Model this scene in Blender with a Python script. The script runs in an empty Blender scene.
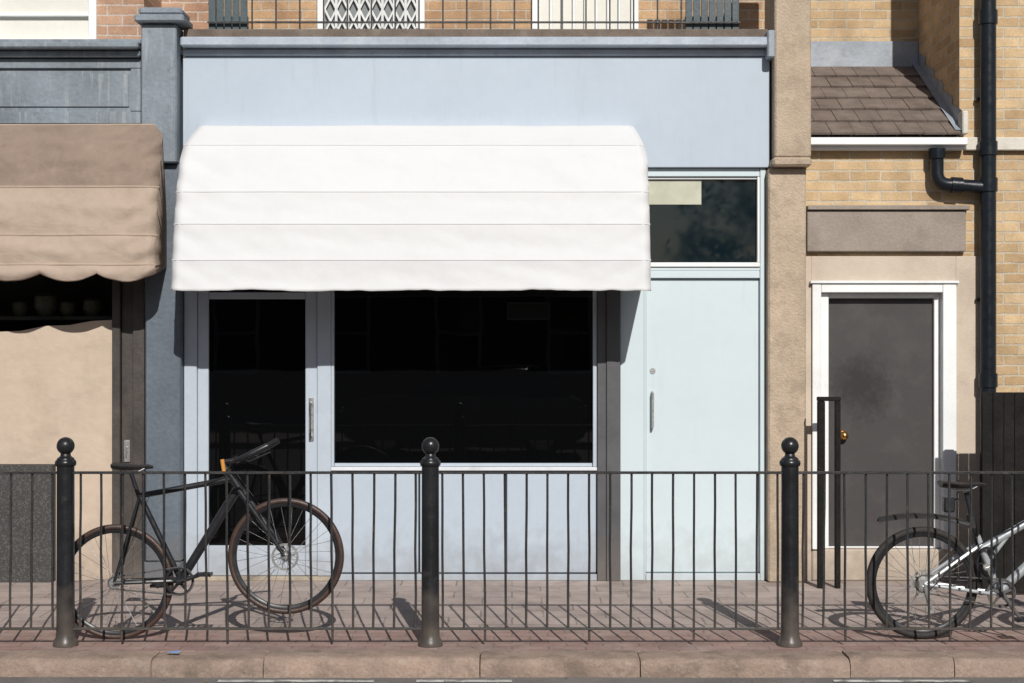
import bpy, bmesh, math, random
from mathutils import Vector, Matrix, noise
random.seed(7)
CAMD=11.7; F=1598.0; H=1.75
def sc(y): return F/(CAMD+y)
def X(px,y=0.0): return (px-512)/sc(y)       # survey: photo reading -> metres on the plane at depth y
def Z(py,y=0.0): return H+(341.5-py)/sc(y)
C=bpy.context.scene.collection
# ---------------------------------------------------------------- materials
def base_nodes(name):
    m=bpy.data.materials.new(name); m.use_nodes=True
    nt=m.node_tree; b=nt.nodes["Principled BSDF"]
    return m,nt,b
def N(nt,t,**k):
    n=nt.nodes.new(t)
    for a,v in k.items(): setattr(n,a,v)
    return n
def noise_node(nt,vec,scale,detail=4,rough=.55):
    n=N(nt,'ShaderNodeTexNoise'); n.inputs['Scale'].default_value=scale
    n.inputs['Detail'].default_value=detail; n.inputs['Roughness'].default_value=rough
    nt.links.new(vec,n.inputs['Vector']); return n.outputs['Fac']
def maprange(nt,v,a,b,c,d):
    n=N(nt,'ShaderNodeMapRange'); nt.links.new(v,n.inputs['Value'])
    for i,x in zip(('From Min','From Max','To Min','To Max'),(a,b,c,d)): n.inputs[i].default_value=x
    return n.outputs['Result']
def mixc(nt,fac,a,b,mode='MIX'):
    n=N(nt,'ShaderNodeMix',data_type='RGBA',blend_type=mode)
    for s,v in ((0,fac),(6,a),(7,b)):
        if isinstance(v,bpy.types.NodeSocket): nt.links.new(v,n.inputs[s])
        else: n.inputs[s].default_value=v
    return n.outputs[2]
def pos(nt,scale=(1,1,1)):
    g=N(nt,'ShaderNodeNewGeometry'); 
    if scale==(1,1,1): return g.outputs['Position']
    mp=N(nt,'ShaderNodeMapping'); mp.inputs['Scale'].default_value=scale
    nt.links.new(g.outputs['Position'],mp.inputs['Vector']); return mp.outputs['Vector']
def mat(name,col,rough=.6,var=.12,scale=3,bump=.15,bscale=80,metal=0,spec=.5,dirt=None,damt=.5,dthr=.55,streak=False,dscale=2.5,bdist=.01,low=0.0,dirt2=None,d2amt=.5,d2thr=.5,d2scale=5,folds=0,patch=None):
    m,nt,b=base_nodes(name)
    p=pos(nt)
    f=maprange(nt,noise_node(nt,p,scale),.3,.7,1-var,1+var)
    g=maprange(nt,noise_node(nt,p,scale*14,3),.3,.7,1-var*.5,1+var*.5)
    mu=N(nt,'ShaderNodeMath',operation='MULTIPLY'); nt.links.new(f,mu.inputs[0]); nt.links.new(g,mu.inputs[1])
    cc=mixc(nt,1.0,col,mu.outputs[0],'MULTIPLY')
    if dirt:
        pv=pos(nt,(7,7,.5)) if streak else p
        d=maprange(nt,noise_node(nt,pv,dscale,8,.68),dthr,dthr+.15,0,damt)
        cc=mixc(nt,d,cc,dirt)
    if dirt2:
        d=maprange(nt,noise_node(nt,p,d2scale,8,.7),d2thr,d2thr+.12,0,d2amt)
        cc=mixc(nt,d,cc,dirt2)
    if patch:   # worn scuffed area around a point: (centre, radius, colour)
        dn=N(nt,'ShaderNodeVectorMath',operation='DISTANCE'); nt.links.new(p,dn.inputs[0]); dn.inputs[1].default_value=patch[0]
        ad=N(nt,'ShaderNodeMath',operation='ADD'); nt.links.new(dn.outputs['Value'],ad.inputs[0]); nt.links.new(maprange(nt,noise_node(nt,p,7,6,.7),.3,.7,-patch[1]*.5,patch[1]*.5),ad.inputs[1])
        d=maprange(nt,ad.outputs[0],patch[1]*.3,patch[1]*1.2,.8,0); cc=mixc(nt,d,cc,patch[2])
    if low>0:   # splash dirt near the ground
        s=N(nt,'ShaderNodeSeparateXYZ'); nt.links.new(p,s.inputs[0])
        nn=noise_node(nt,p,9,5)
        a=N(nt,'ShaderNodeMath',operation='ADD'); nt.links.new(s.outputs['Z'],a.inputs[0])
        k=maprange(nt,nn,.3,.7,-.15,.15); nt.links.new(k,a.inputs[1])
        d=maprange(nt,a.outputs[0],.0,.40,low,0)
        cc=mixc(nt,d,cc,(.14,.115,.095,1))
    nt.links.new(cc,b.inputs['Base Color'])
    b.inputs['Metallic'].default_value=metal
    b.inputs['Specular IOR Level'].default_value=spec
    r=maprange(nt,noise_node(nt,p,scale*3),.3,.7,max(0,rough-.1),min(1,rough+.1)); nt.links.new(r,b.inputs['Roughness'])
    nrm=None
    if folds>0:
        q=pos(nt,(1.5,1.5,2.4)); bp=N(nt,'ShaderNodeBump'); bp.inputs['Strength'].default_value=folds; bp.inputs['Distance'].default_value=.05
        n1=N(nt,'ShaderNodeTexNoise'); n1.inputs['Scale'].default_value=2.2; n1.inputs['Detail'].default_value=3.5; n1.inputs['Distortion'].default_value=.3; nt.links.new(q,n1.inputs['Vector'])
        nt.links.new(n1.outputs['Fac'],bp.inputs['Height']); nrm=bp.outputs[0]
    if bump>0:
        bp=N(nt,'ShaderNodeBump'); bp.inputs['Strength'].default_value=bump; bp.inputs['Distance'].default_value=bdist
        nt.links.new(noise_node(nt,p,bscale,5),bp.inputs['Height'])
        if nrm is not None: nt.links.new(nrm,bp.inputs['Normal'])
        nrm=bp.outputs[0]
    if nrm is not None: nt.links.new(nrm,b.inputs['Normal'])
    return m
def brick(name,c1,c2,mortar,axis='XZ',bw=.225,rh=.075,ms=.008,var=.25,rough=.85,stain=None,samt=.4,bump=.6,off=.5,dscale=1.2,dust=None,duamt=.5,duthr=.5,duscale=3,spots=None):
    m,nt,b=base_nodes(name); p=pos(nt)
    s=N(nt,'ShaderNodeSeparateXYZ'); nt.links.new(p,s.inputs[0])
    c=N(nt,'ShaderNodeCombineXYZ')
    nt.links.new(s.outputs[axis[0]],c.inputs[0]); nt.links.new(s.outputs[axis[1]],c.inputs[1])
    dn=N(nt,'ShaderNodeTexNoise'); dn.inputs['Scale'].default_value=9; nt.links.new(p,dn.inputs['Vector'])
    sub=N(nt,'ShaderNodeVectorMath',operation='SUBTRACT'); nt.links.new(dn.outputs['Color'],sub.inputs[0]); sub.inputs[1].default_value=(.5,.5,.5)
    scl=N(nt,'ShaderNodeVectorMath',operation='SCALE'); nt.links.new(sub.outputs[0],scl.inputs[0]); scl.inputs['Scale'].default_value=.016
    ad=N(nt,'ShaderNodeVectorMath',operation='ADD'); nt.links.new(c.outputs[0],ad.inputs[0]); nt.links.new(scl.outputs[0],ad.inputs[1])
    t=N(nt,'ShaderNodeTexBrick'); nt.links.new(ad.outputs[0],t.inputs['Vector'])
    t.offset=off
    t.inputs['Scale'].default_value=1; t.inputs['Brick Width'].default_value=bw; t.inputs['Row Height'].default_value=rh
    t.inputs['Mortar Size'].default_value=ms; t.inputs['Mortar Smooth'].default_value=.3
    t.inputs['Color1'].default_value=c1; t.inputs['Color2'].default_value=c2; t.inputs['Mortar'].default_value=mortar
    f=maprange(nt,noise_node(nt,p,5,6,.7),.3,.7,1-var,1+var)
    g=maprange(nt,noise_node(nt,p,70,4,.6),.3,.7,1-var*.6,1+var*.6)
    mu=N(nt,'ShaderNodeMath',operation='MULTIPLY'); nt.links.new(f,mu.inputs[0]); nt.links.new(g,mu.inputs[1])
    cc=mixc(nt,1.0,t.outputs['Color'],mu.outputs[0],'MULTIPLY')
    if stain:
        d=maprange(nt,noise_node(nt,p,dscale,8,.7),.5,.7,0,samt); cc=mixc(nt,d,cc,stain)
    if dust:
        d=maprange(nt,noise_node(nt,p,duscale,8,.75),duthr,duthr+.2,0,duamt); cc=mixc(nt,d,cc,dust)
    if spots:
        v=N(nt,'ShaderNodeTexVoronoi'); v.inputs['Scale'].default_value=3.3; nt.links.new(ad.outputs[0],v.inputs['Vector'])
        d=maprange(nt,v.outputs['Distance'],.05,.075,.7,0); cc=mixc(nt,d,cc,spots)
    nt.links.new(cc,b.inputs['Base Color']); b.inputs['Roughness'].default_value=rough
    b.inputs['Specular IOR Level'].default_value=.25
    h=N(nt,'ShaderNodeMath',operation='MULTIPLY_ADD'); nt.links.new(t.outputs['Fac'],h.inputs[0]); h.inputs[1].default_value=-1
    nt.links.new(maprange(nt,noise_node(nt,p,60,5),0,1,0,.7),h.inputs[2])
    bp=N(nt,'ShaderNodeBump'); bp.inputs['Strength'].default_value=bump; bp.inputs['Distance'].default_value=.008
    nt.links.new(h.outputs[0],bp.inputs['Height']); nt.links.new(bp.outputs[0],b.inputs['Normal'])
    return m
M={}
M['blue']=mat('pale_blue_paint',(.400,.460,.530,1),.45,.03,1.2,.06,40,dirt=(.31,.355,.40,1),damt=.35,streak=True,dthr=.57,spec=.35,low=.35)
M['door']=mat('pale_mint_paint',(.515,.594,.625,1),.4,.02,1.2,.04,40,dirt=(.42,.49,.51,1),damt=.3,streak=True,dthr=.58,spec=.35,low=.25)
M['frame']=mat('frame_paint',(.41,.465,.53,1),.4,.05,2,.05,50,dirt=(.3,.33,.37,1),damt=.35,dthr=.58,low=.35)
M['white']=mat('white_paint',(.72,.73,.73,1),.45,.05,3,.05,60,dirt=(.4,.37,.33,1),damt=.3,dthr=.6)
M['sill']=mat('grey_white_sill_paint',(.60,.62,.65,1),.45,.05,3,.05,60,dirt=(.3,.29,.28,1),damt=.5,dthr=.55)
M['canvas']=mat('white_canvas',(.595,.60,.605,1),.8,.012,2,.10,350,dirt=(.55,.553,.555,1),damt=.5,dthr=.55,spec=.12,bdist=.003,folds=.13)
M['brown']=mat('brown_canvas',(.365,.29,.235,1),.85,.07,1.5,.15,300,dirt=(.28,.215,.17,1),damt=.45,dthr=.5,spec=.1,bdist=.003,folds=.5,dirt2=(.42,.345,.285,1),d2amt=.3,d2thr=.55,d2scale=2)
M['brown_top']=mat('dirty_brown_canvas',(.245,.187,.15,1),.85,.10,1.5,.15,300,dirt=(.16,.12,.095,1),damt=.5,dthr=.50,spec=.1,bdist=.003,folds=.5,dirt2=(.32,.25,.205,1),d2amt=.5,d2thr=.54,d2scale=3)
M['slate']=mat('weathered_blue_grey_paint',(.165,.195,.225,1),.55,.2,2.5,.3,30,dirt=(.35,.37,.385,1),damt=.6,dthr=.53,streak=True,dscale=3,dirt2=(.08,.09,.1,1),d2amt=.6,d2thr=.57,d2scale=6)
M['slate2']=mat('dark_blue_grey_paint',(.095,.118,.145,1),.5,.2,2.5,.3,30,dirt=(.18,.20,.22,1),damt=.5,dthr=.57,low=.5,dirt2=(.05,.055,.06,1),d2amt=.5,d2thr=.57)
M['lead']=mat('lead_flashing',(.26,.29,.33,1),.5,.18,4,.3,18,dirt=(.40,.42,.44,1),damt=.5,dthr=.55,dirt2=(.13,.14,.15,1),d2amt=.5,d2thr=.57,d2scale=7)
M['ledge']=mat('weathered_ledge_lead',(.33,.37,.43,1),.5,.15,4,.3,18,dirt=(.47,.50,.54,1),damt=.5,dthr=.52,dirt2=(.17,.18,.19,1),d2amt=.5,d2thr=.58,d2scale=7)
BY=((.55,.40,.235,1),(.39,.265,.145,1),(.46,.395,.30,1))
M['brick_y']=brick('yellow_brick',*BY,var=.2,stain=(.23,.165,.11,1),samt=.45,dust=(.57,.48,.36,1),duamt=.3,duscale=6)
M['brick_ys']=brick('yellow_brick_return',*BY,var=.2,axis='YZ',stain=(.23,.165,.11,1),samt=.45,dust=(.57,.48,.36,1),duamt=.3,duscale=6)
M['brick_o']=brick('orange_brick',(.47,.31,.18,1),(.34,.20,.11,1),(.45,.375,.29,1),stain=(.2,.13,.09,1),samt=.4)
M['brick_p']=brick('pink_brick',(.44,.28,.19,1),(.34,.2,.13,1),(.46,.38,.32,1),stain=(.20,.13,.10,1),samt=.5)
M['brick_d']=brick('sooty_brick',(.22,.12,.08,1),(.14,.08,.055,1),(.2,.17,.14,1))
M['pier']=mat('tan_render',(.41,.325,.24,1),.85,.14,3,.7,70,dirt=(.24,.18,.135,1),damt=.55,dthr=.50,dscale=5,bdist=.012,low=.3,dirt2=(.50,.42,.33,1),d2amt=.5,d2thr=.56,d2scale=9)
M['beige']=mat('beige_render',(.50,.42,.34,1),.85,.06,2,.3,90,dirt=(.38,.31,.245,1),damt=.5,dthr=.50,low=.5)
M['board']=mat('beige_board',(.47,.38,.30,1),.8,.06,1.2,.12,12,dirt=(.36,.285,.22,1),damt=.55,dthr=.50,bdist=.02,low=.4,folds=.25)
M['conc']=mat('grey_lintel_stone',(.26,.22,.185,1),.85,.15,3,.4,60,dirt=(.14,.115,.095,1),damt=.5,dthr=.53)
M['coping']=mat('pale_stone_band',(.55,.52,.46,1),.8,.1,4,.3,60,dirt=(.2,.18,.15,1),damt=.5,dthr=.57)
M['deck']=mat('roof_edge_brown',(.13,.10,.08,1),.85,.25,6,.4,40,dirt=(.25,.22,.18,1),damt=.6,dthr=.53)
M['darkpost']=mat('dark_grey_metal',(.075,.075,.08,1),.45,.12,3,.1,40,dirt=(.13,.13,.13,1),damt=.4,dthr=.58,low=.5)
M['black']=mat('black_gloss_paint',(.012,.013,.015,1),.34,.3,6,.35,22,dirt=(.10,.085,.07,1),damt=.45,dthr=.60,dscale=9,low=.55,bdist=.006,spec=.4)
M['rail']=mat('black_rail_paint',(.020,.020,.021,1),.45,.3,8,.3,60,dirt=(.11,.08,.055,1),damt=.6,dthr=.58,dscale=9,low=.35)
M['pipe']=mat('black_pipe_paint',(.008,.011,.015,1),.32,.2,5,.1,30,spec=.35)
M['blackwood']=mat('black_stained_wood',(.010,.009,.008,1),.8,.4,6,.4,50,dirt=(.025,.02,.017,1),damt=.5,dthr=.55,spec=.2)
M['granite']=mat('speckled_dark_granite',(.050,.049,.047,1),.7,.1,3,.35,150,dirt=(.13,.128,.122,1),damt=.9,dthr=.50,dscale=85,spec=.2)
M['screen']=mat('dark_grey_screen_door',(.052,.048,.048,1),.6,.06,2,.1,300,dirt=(.075,.07,.068,1),damt=.5,dthr=.5,dscale=4,low=.3,patch=((X(858),.07,Z(388)),.24,(.018,.017,.017,1)),spec=.3)
M['interior']=mat('dark_interior',(.012,.011,.010,1),.8,.2,3,0)
M['door_dark']=mat('dark_brown_joinery',(.05,.042,.038,1),.5,.25,5,.2,40,dirt=(.12,.10,.09,1),damt=.5,dthr=.58,low=.5)
M['tile']=mat('concrete_roof_tile',(.145,.112,.094,1),.85,.25,7,.5,60,dirt=(.21,.175,.145,1),damt=.6,dthr=.54)
M['steel']=mat('brushed_steel',(.55,.55,.54,1),.35,.1,20,0,metal=.85)
M['brass']=mat('brass',(.62,.36,.12,1),.25,.1,20,0,metal=1)
M['silver']=mat('silver_bike_paint',(.36,.38,.40,1),.33,.04,8,0,metal=.25)
M['bikeblack']=mat('matt_black_paint',(.014,.015,.018,1),.38,.1,8,0)
M['rubber']=mat('tyre_rubber',(.020,.017,.016,1),.75,.2,20,.2,200)
M['rubber_b']=mat('brown_sidewall_rubber',(.050,.028,.022,1),.45,.2,20,.2,200)
M['orange']=mat('amber_plastic',(.55,.25,.05,1),.3,.05,10,0)
M['saddle']=mat('saddle_vinyl',(.018,.018,.018,1),.5,.1,10,.1,100)
M['blind']=mat('pale_window_blind',(.62,.61,.56,1),.7,.04,2,0)
M['shade']=mat('grey_window_blind',(.20,.22,.22,1),.7,.1,2,0)
M['teal']=mat('dark_teal_slats',(.045,.065,.075,1),.5,.2,4,.2,40)
M['carpaint']=mat('silver_car_paint',(.10,.10,.11,1),.12,.02,3,0,metal=.5)
M['bark']=mat('bark',(.09,.07,.05,1),.9,.3,6,.5,30)
M['foliage']=mat('foliage',(.06,.10,.03,1),.7,.5,1.5,0)
M['red']=mat('red_lens',(.4,.02,.02,1),.3,.05,3,0)
M['wood']=mat('worn_stone_threshold',(.33,.28,.215,1),.7,.2,8,.2,60,dirt=(.15,.12,.09,1),damt=.6,dthr=.5)
def glass(name,base=(.0022,.0024,.0027,1),rough=.02,spec=.5):
    m,nt,b=base_nodes(name); p=pos(nt)
    b.inputs['Base Color'].default_value=base; b.inputs['Specular IOR Level'].default_value=spec
    r=maprange(nt,noise_node(nt,p,6,6),.3,.7,rough,rough+.03); nt.links.new(r,b.inputs['Roughness'])
    bp=N(nt,'ShaderNodeBump'); bp.inputs['Strength'].default_value=.012; bp.inputs['Distance'].default_value=.05
    nt.links.new(noise_node(nt,p,1.5,2),bp.inputs['Height']); nt.links.new(bp.outputs[0],b.inputs['Normal'])
    return m
M['glass']=glass('dark_shop_glass',spec=.25,rough=.0)
M['glass2']=glass('transom_glass',(.004,.010,.014,1),spec=.55)
M['paving']=brick('block_paving',(.38,.308,.278,1),(.32,.262,.238,1),(.20,.165,.147,1),axis='XY',bw=.40,rh=.26,ms=.007,var=.17,stain=(.19,.155,.14,1),samt=.65,bump=.35,dscale=1.8,dust=(.45,.385,.345,1),duamt=.6,duthr=.47,duscale=2.6,spots=(.17,.14,.125,1))
M['redpave']=brick('red_block_paving',(.31,.205,.178,1),(.26,.17,.15,1),(.18,.14,.12,1),axis='XY',bw=.21,rh=.105,ms=.006,var=.2,stain=(.18,.145,.13,1),samt=.7,bump=.4,dscale=2.2,dust=(.38,.315,.28,1),duamt=.6,duthr=.47,duscale=4)
M['kerb']=mat('kerb_granite',(.265,.195,.155,1),.9,.22,5,.7,40,dirt=(.12,.09,.072,1),damt=.7,dthr=.50,dscale=4,bdist=.015,dirt2=(.36,.29,.245,1),d2amt=.45,d2thr=.54,d2scale=14)
M['asphalt']=mat('asphalt',(.16,.148,.14,1),.9,.2,4,.9,140,dirt=(.24,.225,.21,1),damt=.6,dthr=.50,dscale=60,bdist=.010)
M['ground']=mat('ground_earth',(.07,.065,.055,1),.95,.3,.5,0)
M['line']=mat('worn_road_paint',(.55,.54,.52,1),.8,.2,6,.4,80,dirt=(.16,.148,.14,1),damt=1,dthr=.46,dscale=9)
M['leaf']=mat('dry_leaf',(.22,.14,.075,1),.8,.4,30,0)
M['pot']=mat('dim_earthenware',(.05,.05,.03,1),.6,.4,30,0)
M['paper']=mat('blue_paper',(.15,.3,.6,1),.8,.1,10,0)
M['poster']=mat('dim_notice',(.004,.0042,.0045,1),.5,.1,10,0,spec=.2)
M['noticeframe']=mat('dim_notice_frame',(.014,.014,.014,1),.6,.1,10,0,spec=.2)
M['cream']=mat('cream_notice',(.42,.42,.33,1),.6,.1,10,0)
# ---------------------------------------------------------------- mesh builder
ORG={}
class MB:
    def __init__(s): s.v=[]; s.f=[]; s.m=[]; s.mi=0
    def add(s,vs,fs):
        o=len(s.v); s.v+= [Vector(v) for v in vs]; s.f+=[tuple(i+o for i in f) for f in fs]; s.m+=[s.mi]*len(fs); return s
    def box(s,x0,x1,y0,y1,z0,z1,bev=.004):
        if x1<x0:x0,x1=x1,x0
        if y1<y0:y0,y1=y1,y0
        if z1<z0:z0,z1=z1,z0
        bev=min(bev,.3*min(x1-x0,y1-y0,z1-z0))
        bm=bmesh.new(); bmesh.ops.create_cube(bm,size=1)
        for v in bm.verts: v.co=Vector(((x0+x1)/2+v.co.x*(x1-x0),(y0+y1)/2+v.co.y*(y1-y0),(z0+z1)/2+v.co.z*(z1-z0)))
        if bev>0: bmesh.ops.bevel(bm,geom=bm.edges[:],offset=bev,segments=1,affect='EDGES')
        bm.verts.index_update()
        s.add([v.co.copy() for v in bm.verts],[[v.index for v in f.verts] for f in bm.faces]); bm.free(); return s
    def tube(s,pts,r,n=10,cap=True):
        pts=[Vector(p) for p in pts]; rs=r if isinstance(r,(list,tuple)) else [r]*len(pts)
        vs=[];fs=[]; up=None
        for i,p in enumerate(pts):
            if i==0:d=pts[1]-p
            elif i==len(pts)-1:d=p-pts[i-1]
            else:d=(pts[i+1]-p).normalized()+(p-pts[i-1]).normalized()
            d.normalize()
            if up is None:
                up=Vector((0,0,1)) if abs(d.z)<.9 else Vector((1,0,0))
            a=(up-d*up.dot(d)).normalized(); up=a; b=d.cross(a)
            for k in range(n):
                t=2*math.pi*k/n; vs.append(p+(a*math.cos(t)+b*math.sin(t))*rs[i])
        for i in range(len(pts)-1):
            for k in range(n):
                k2=(k+1)%n; fs.append((i*n+k,i*n+k2,(i+1)*n+k2,(i+1)*n+k))
        if cap:
            fs.append(tuple(range(n))[::-1]); fs.append(tuple(range((len(pts)-1)*n,len(pts)*n)))
        return s.add(vs,fs)
    def lathe(s,prof,c,n=24):   # about vertical axis
        vs=[];fs=[];c=Vector(c)
        for r,z in prof:
            for k in range(n):
                t=2*math.pi*k/n; vs.append(c+Vector((r*math.cos(t),r*math.sin(t),z)))
        for i in range(len(prof)-1):
            for k in range(n):
                k2=(k+1)%n; fs.append((i*n+k,i*n+k2,(i+1)*n+k2,(i+1)*n+k))
        return s.add(vs,fs)
    def ring(s,c,prof,n=64,rot=0.0):  # ring in XZ plane about Y axis, prof=[(radius,y)] closed
        vs=[];fs=[];c=Vector(c);m=len(prof)
        for k in range(n):
            t=2*math.pi*k/n
            for r,y in prof: vs.append(c+Vector((r*math.cos(t),y,r*math.sin(t))))
        for k in range(n):
            for j in range(m):
                a=k*m+j;b=k*m+(j+1)%m;k2=(k+1)%n
                fs.append((a,b,k2*m+(j+1)%m,k2*m+j))
        return s.add(vs,fs)
    def sphere(s,c,r,n=14):
        prof=[(max(1e-4,r*math.sin(math.pi*i/n)),-r*math.cos(math.pi*i/n)) for i in range(n+1)]
        return s.lathe(prof,c,20)
    def extr(s,poly,y0,y1,bev=0,taper=0):   # XZ polygon extruded along y
        bm=bmesh.new(); n=len(poly); a=[bm.verts.new((x,y0,z)) for x,z in poly]; b=[bm.verts.new((x,y1,z)) for x,z in poly]
        bm.faces.new(a); bm.faces.new(b[::-1])
        for i in range(n): bm.faces.new((a[i],b[i],b[(i+1)%n],a[(i+1)%n]))
        if taper:
            zs=[z for _,z in poly]; lo,hi=min(zs),max(zs); ym=(y0+y1)/2
            for v in bm.verts: v.co.y=ym+(v.co.y-ym)*(1-taper*(v.co.z-lo)/(hi-lo))
        if bev: bmesh.ops.bevel(bm,geom=bm.edges[:],offset=bev,segments=3,affect='EDGES')
        bm.verts.index_update(); s.add([v.co.copy() for v in bm.verts],[[v.index for v in f.verts] for f in bm.faces]); bm.free(); return s
    def done(s,name,mats,parent=None,smooth=False,label=None,origin=None,auto=True):
        me=bpy.data.meshes.new(name)
        lo=Vector([min(v[i] for v in s.v) for i in range(3)]); hi=Vector([max(v[i] for v in s.v) for i in range(3)])
        o=Vector(origin) if origin is not None else (lo+hi)/2
        me.from_pydata([v-o for v in s.v],[],s.f); 
        bm=bmesh.new(); bm.from_mesh(me); bmesh.ops.recalc_face_normals(bm,faces=bm.faces); bm.to_mesh(me); bm.free()
        ms=mats if isinstance(mats,(list,tuple)) else [mats]
        for m in ms: me.materials.append(M[m] if isinstance(m,str) else m)
        if len(ms)>1:
            for p,i in zip(me.polygons,s.m): p.material_index=i
        if smooth:
            me.polygons.foreach_set('use_smooth',[True]*len(me.polygons))
            try: me.set_sharp_from_angle(angle=math.radians(40))
            except Exception: pass
        ob=bpy.data.objects.new(name,me); C.objects.link(ob)
        ORG[ob.name]=o
        if parent: ob.parent=parent; ob.location=o-ORG[parent.name]
        else: ob.location=o
        if label: ob['label']=label
        return ob
def thing(name,loc,label,cat,group=None):
    e=bpy.data.objects.new(name,None); e.empty_display_size=.2; C.objects.link(e); e.location=loc; ORG[e.name]=Vector(loc)
    e['label']=label; e['category']=cat
    if group: e['group']=group
    return e
def boxo(name,x0,x1,y0,y1,z0,z1,m,parent,bev=.004,label=None):
    return MB().box(x0,x1,y0,y1,z0,z1,bev).done(name,m,parent,label=label)
# ---------------------------------------------------------------- ground
def sheet(name,x0,x1,y0,y1,z,m):
    o=MB().add([(x0,y0,z),(x1,y0,z),(x1,y1,z),(x0,y1,z)],[(0,1,2,3)]).done(name,m); o['kind']='structure'; return o
sheet('ground',-400,400,-400,400,-.125,'ground')
sheet('road',-60,60,-16,-2.8,-.10,'asphalt')
def slab(name,x0,x1,y0,y1,z0,z1,m):
    o=MB().box(x0,x1,y0,y1,z0,z1,0).done(name,m); o['kind']='structure'; return o
slab('pavement',-60,60,-2.02,0.02,-.12,0,'paving')
slab('pavement',-60,60,-2.66,-2.023,-.12,-.001,'redpave')
slab('pavement',-60,60,-19,-16.2,-.12,0,'paving')
kb=MB(); x=-12.3
def stone(x0,x1,y0,y1,z0,z1):   # worn stone: rounded, slightly lumpy and chipped top edge
    nx=max(4,int((x1-x0)/.03))
    vs=[];fs=[]
    prof=[(y0,z0),(y0,z1-.045),(y0+.008,z1-.018),(y0+.022,z1-.006),(y0+.045,z1),(y1,z1),(y1,z0)]
    for i in range(nx+1):
        xx=x0+(x1-x0)*i/nx; e=min(i,nx-i)
        chip=.018*max(0,noise.noise(Vector((xx*6,3.3,8)))-.3)
        for j,(y,z) in enumerate(prof):
            q=.009*noise.noise(Vector((xx*4,j*.7,2)))+.004*noise.noise(Vector((xx*17,j,5)))
            drop=.006 if e==0 else 0
            vs.append((xx,y+(q+drop+chip if j<5 else 0),z+((q*.6-drop-(chip if j in(2,3) else 0)) if 1<=j<=5 else 0)))
    m=len(prof)
    for i in range(nx):
        for j in range(m): fs.append((i*m+j,i*m+(j+1)%m,(i+1)*m+(j+1)%m,(i+1)*m+j))
    fs.append(tuple(range(m))); fs.append(tuple(range(nx*m,(nx+1)*m)))
    kb.add(vs,fs)
while x<12:
    L=random.choice([.62,.9,.9,1.2])+random.uniform(-.05,.05); dz=random.uniform(-.006,.008); dy=random.uniform(-.012,.012)
    stone(x+.003,x+L-.003,-2.9+dy,-2.664,-.14,.003+dz); x+=L
kb.box(-60,-12.4,-2.9,-2.664,-.14,.003,.015); kb.box(13.5,60,-2.9,-2.664,-.14,.003,.015)
kb.box(-60,60,-16.2,-16.0,-.14,.003,.015)
k=kb.done('kerb','kerb',smooth=True); k['kind']='structure'
for a,b in ((-1.6,-.75),(-.52,.0),(1.75,2.5)):
    o=sheet('road_marking',a,b,-3.035,-2.98,-.096,'line')
lm=MB()
for i in range(170):
    cx=random.uniform(-4.5,4.5); cy=random.choice([random.uniform(-2.9,-2.1),random.uniform(-3.1,-2.93),random.uniform(-2.1,-.05)]); zz=.012 if -2.88<cy<-2.6 else (.006 if cy>-2.7 else -.095)
    r=random.uniform(.004,.013); a=random.uniform(0,6.28)
    pts=[(cx+r*math.cos(a+k*1.57)*(1 if k%2 else .5),cy+r*math.sin(a+k*1.57)*(1 if k%2 else .5),zz+random.uniform(0,.006)) for k in range(4)]
    lm.add(pts,[(0,1,2,3)])
o=lm.done('leaf_litter','leaf'); o['kind']='stuff'; o['label']='small dry leaves and crumbs scattered on pavement and gutter'; o['category']='litter'
o=MB().add([(-1.93,-2.78,.014),(-1.86,-2.80,.016),(-1.85,-2.76,.022),(-1.92,-2.75,.014)],[(0,1,2,3)]).done('paper_scrap','paper'); o['label']='small blue paper scrap lying on the kerb'; o['category']='litter'
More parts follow.
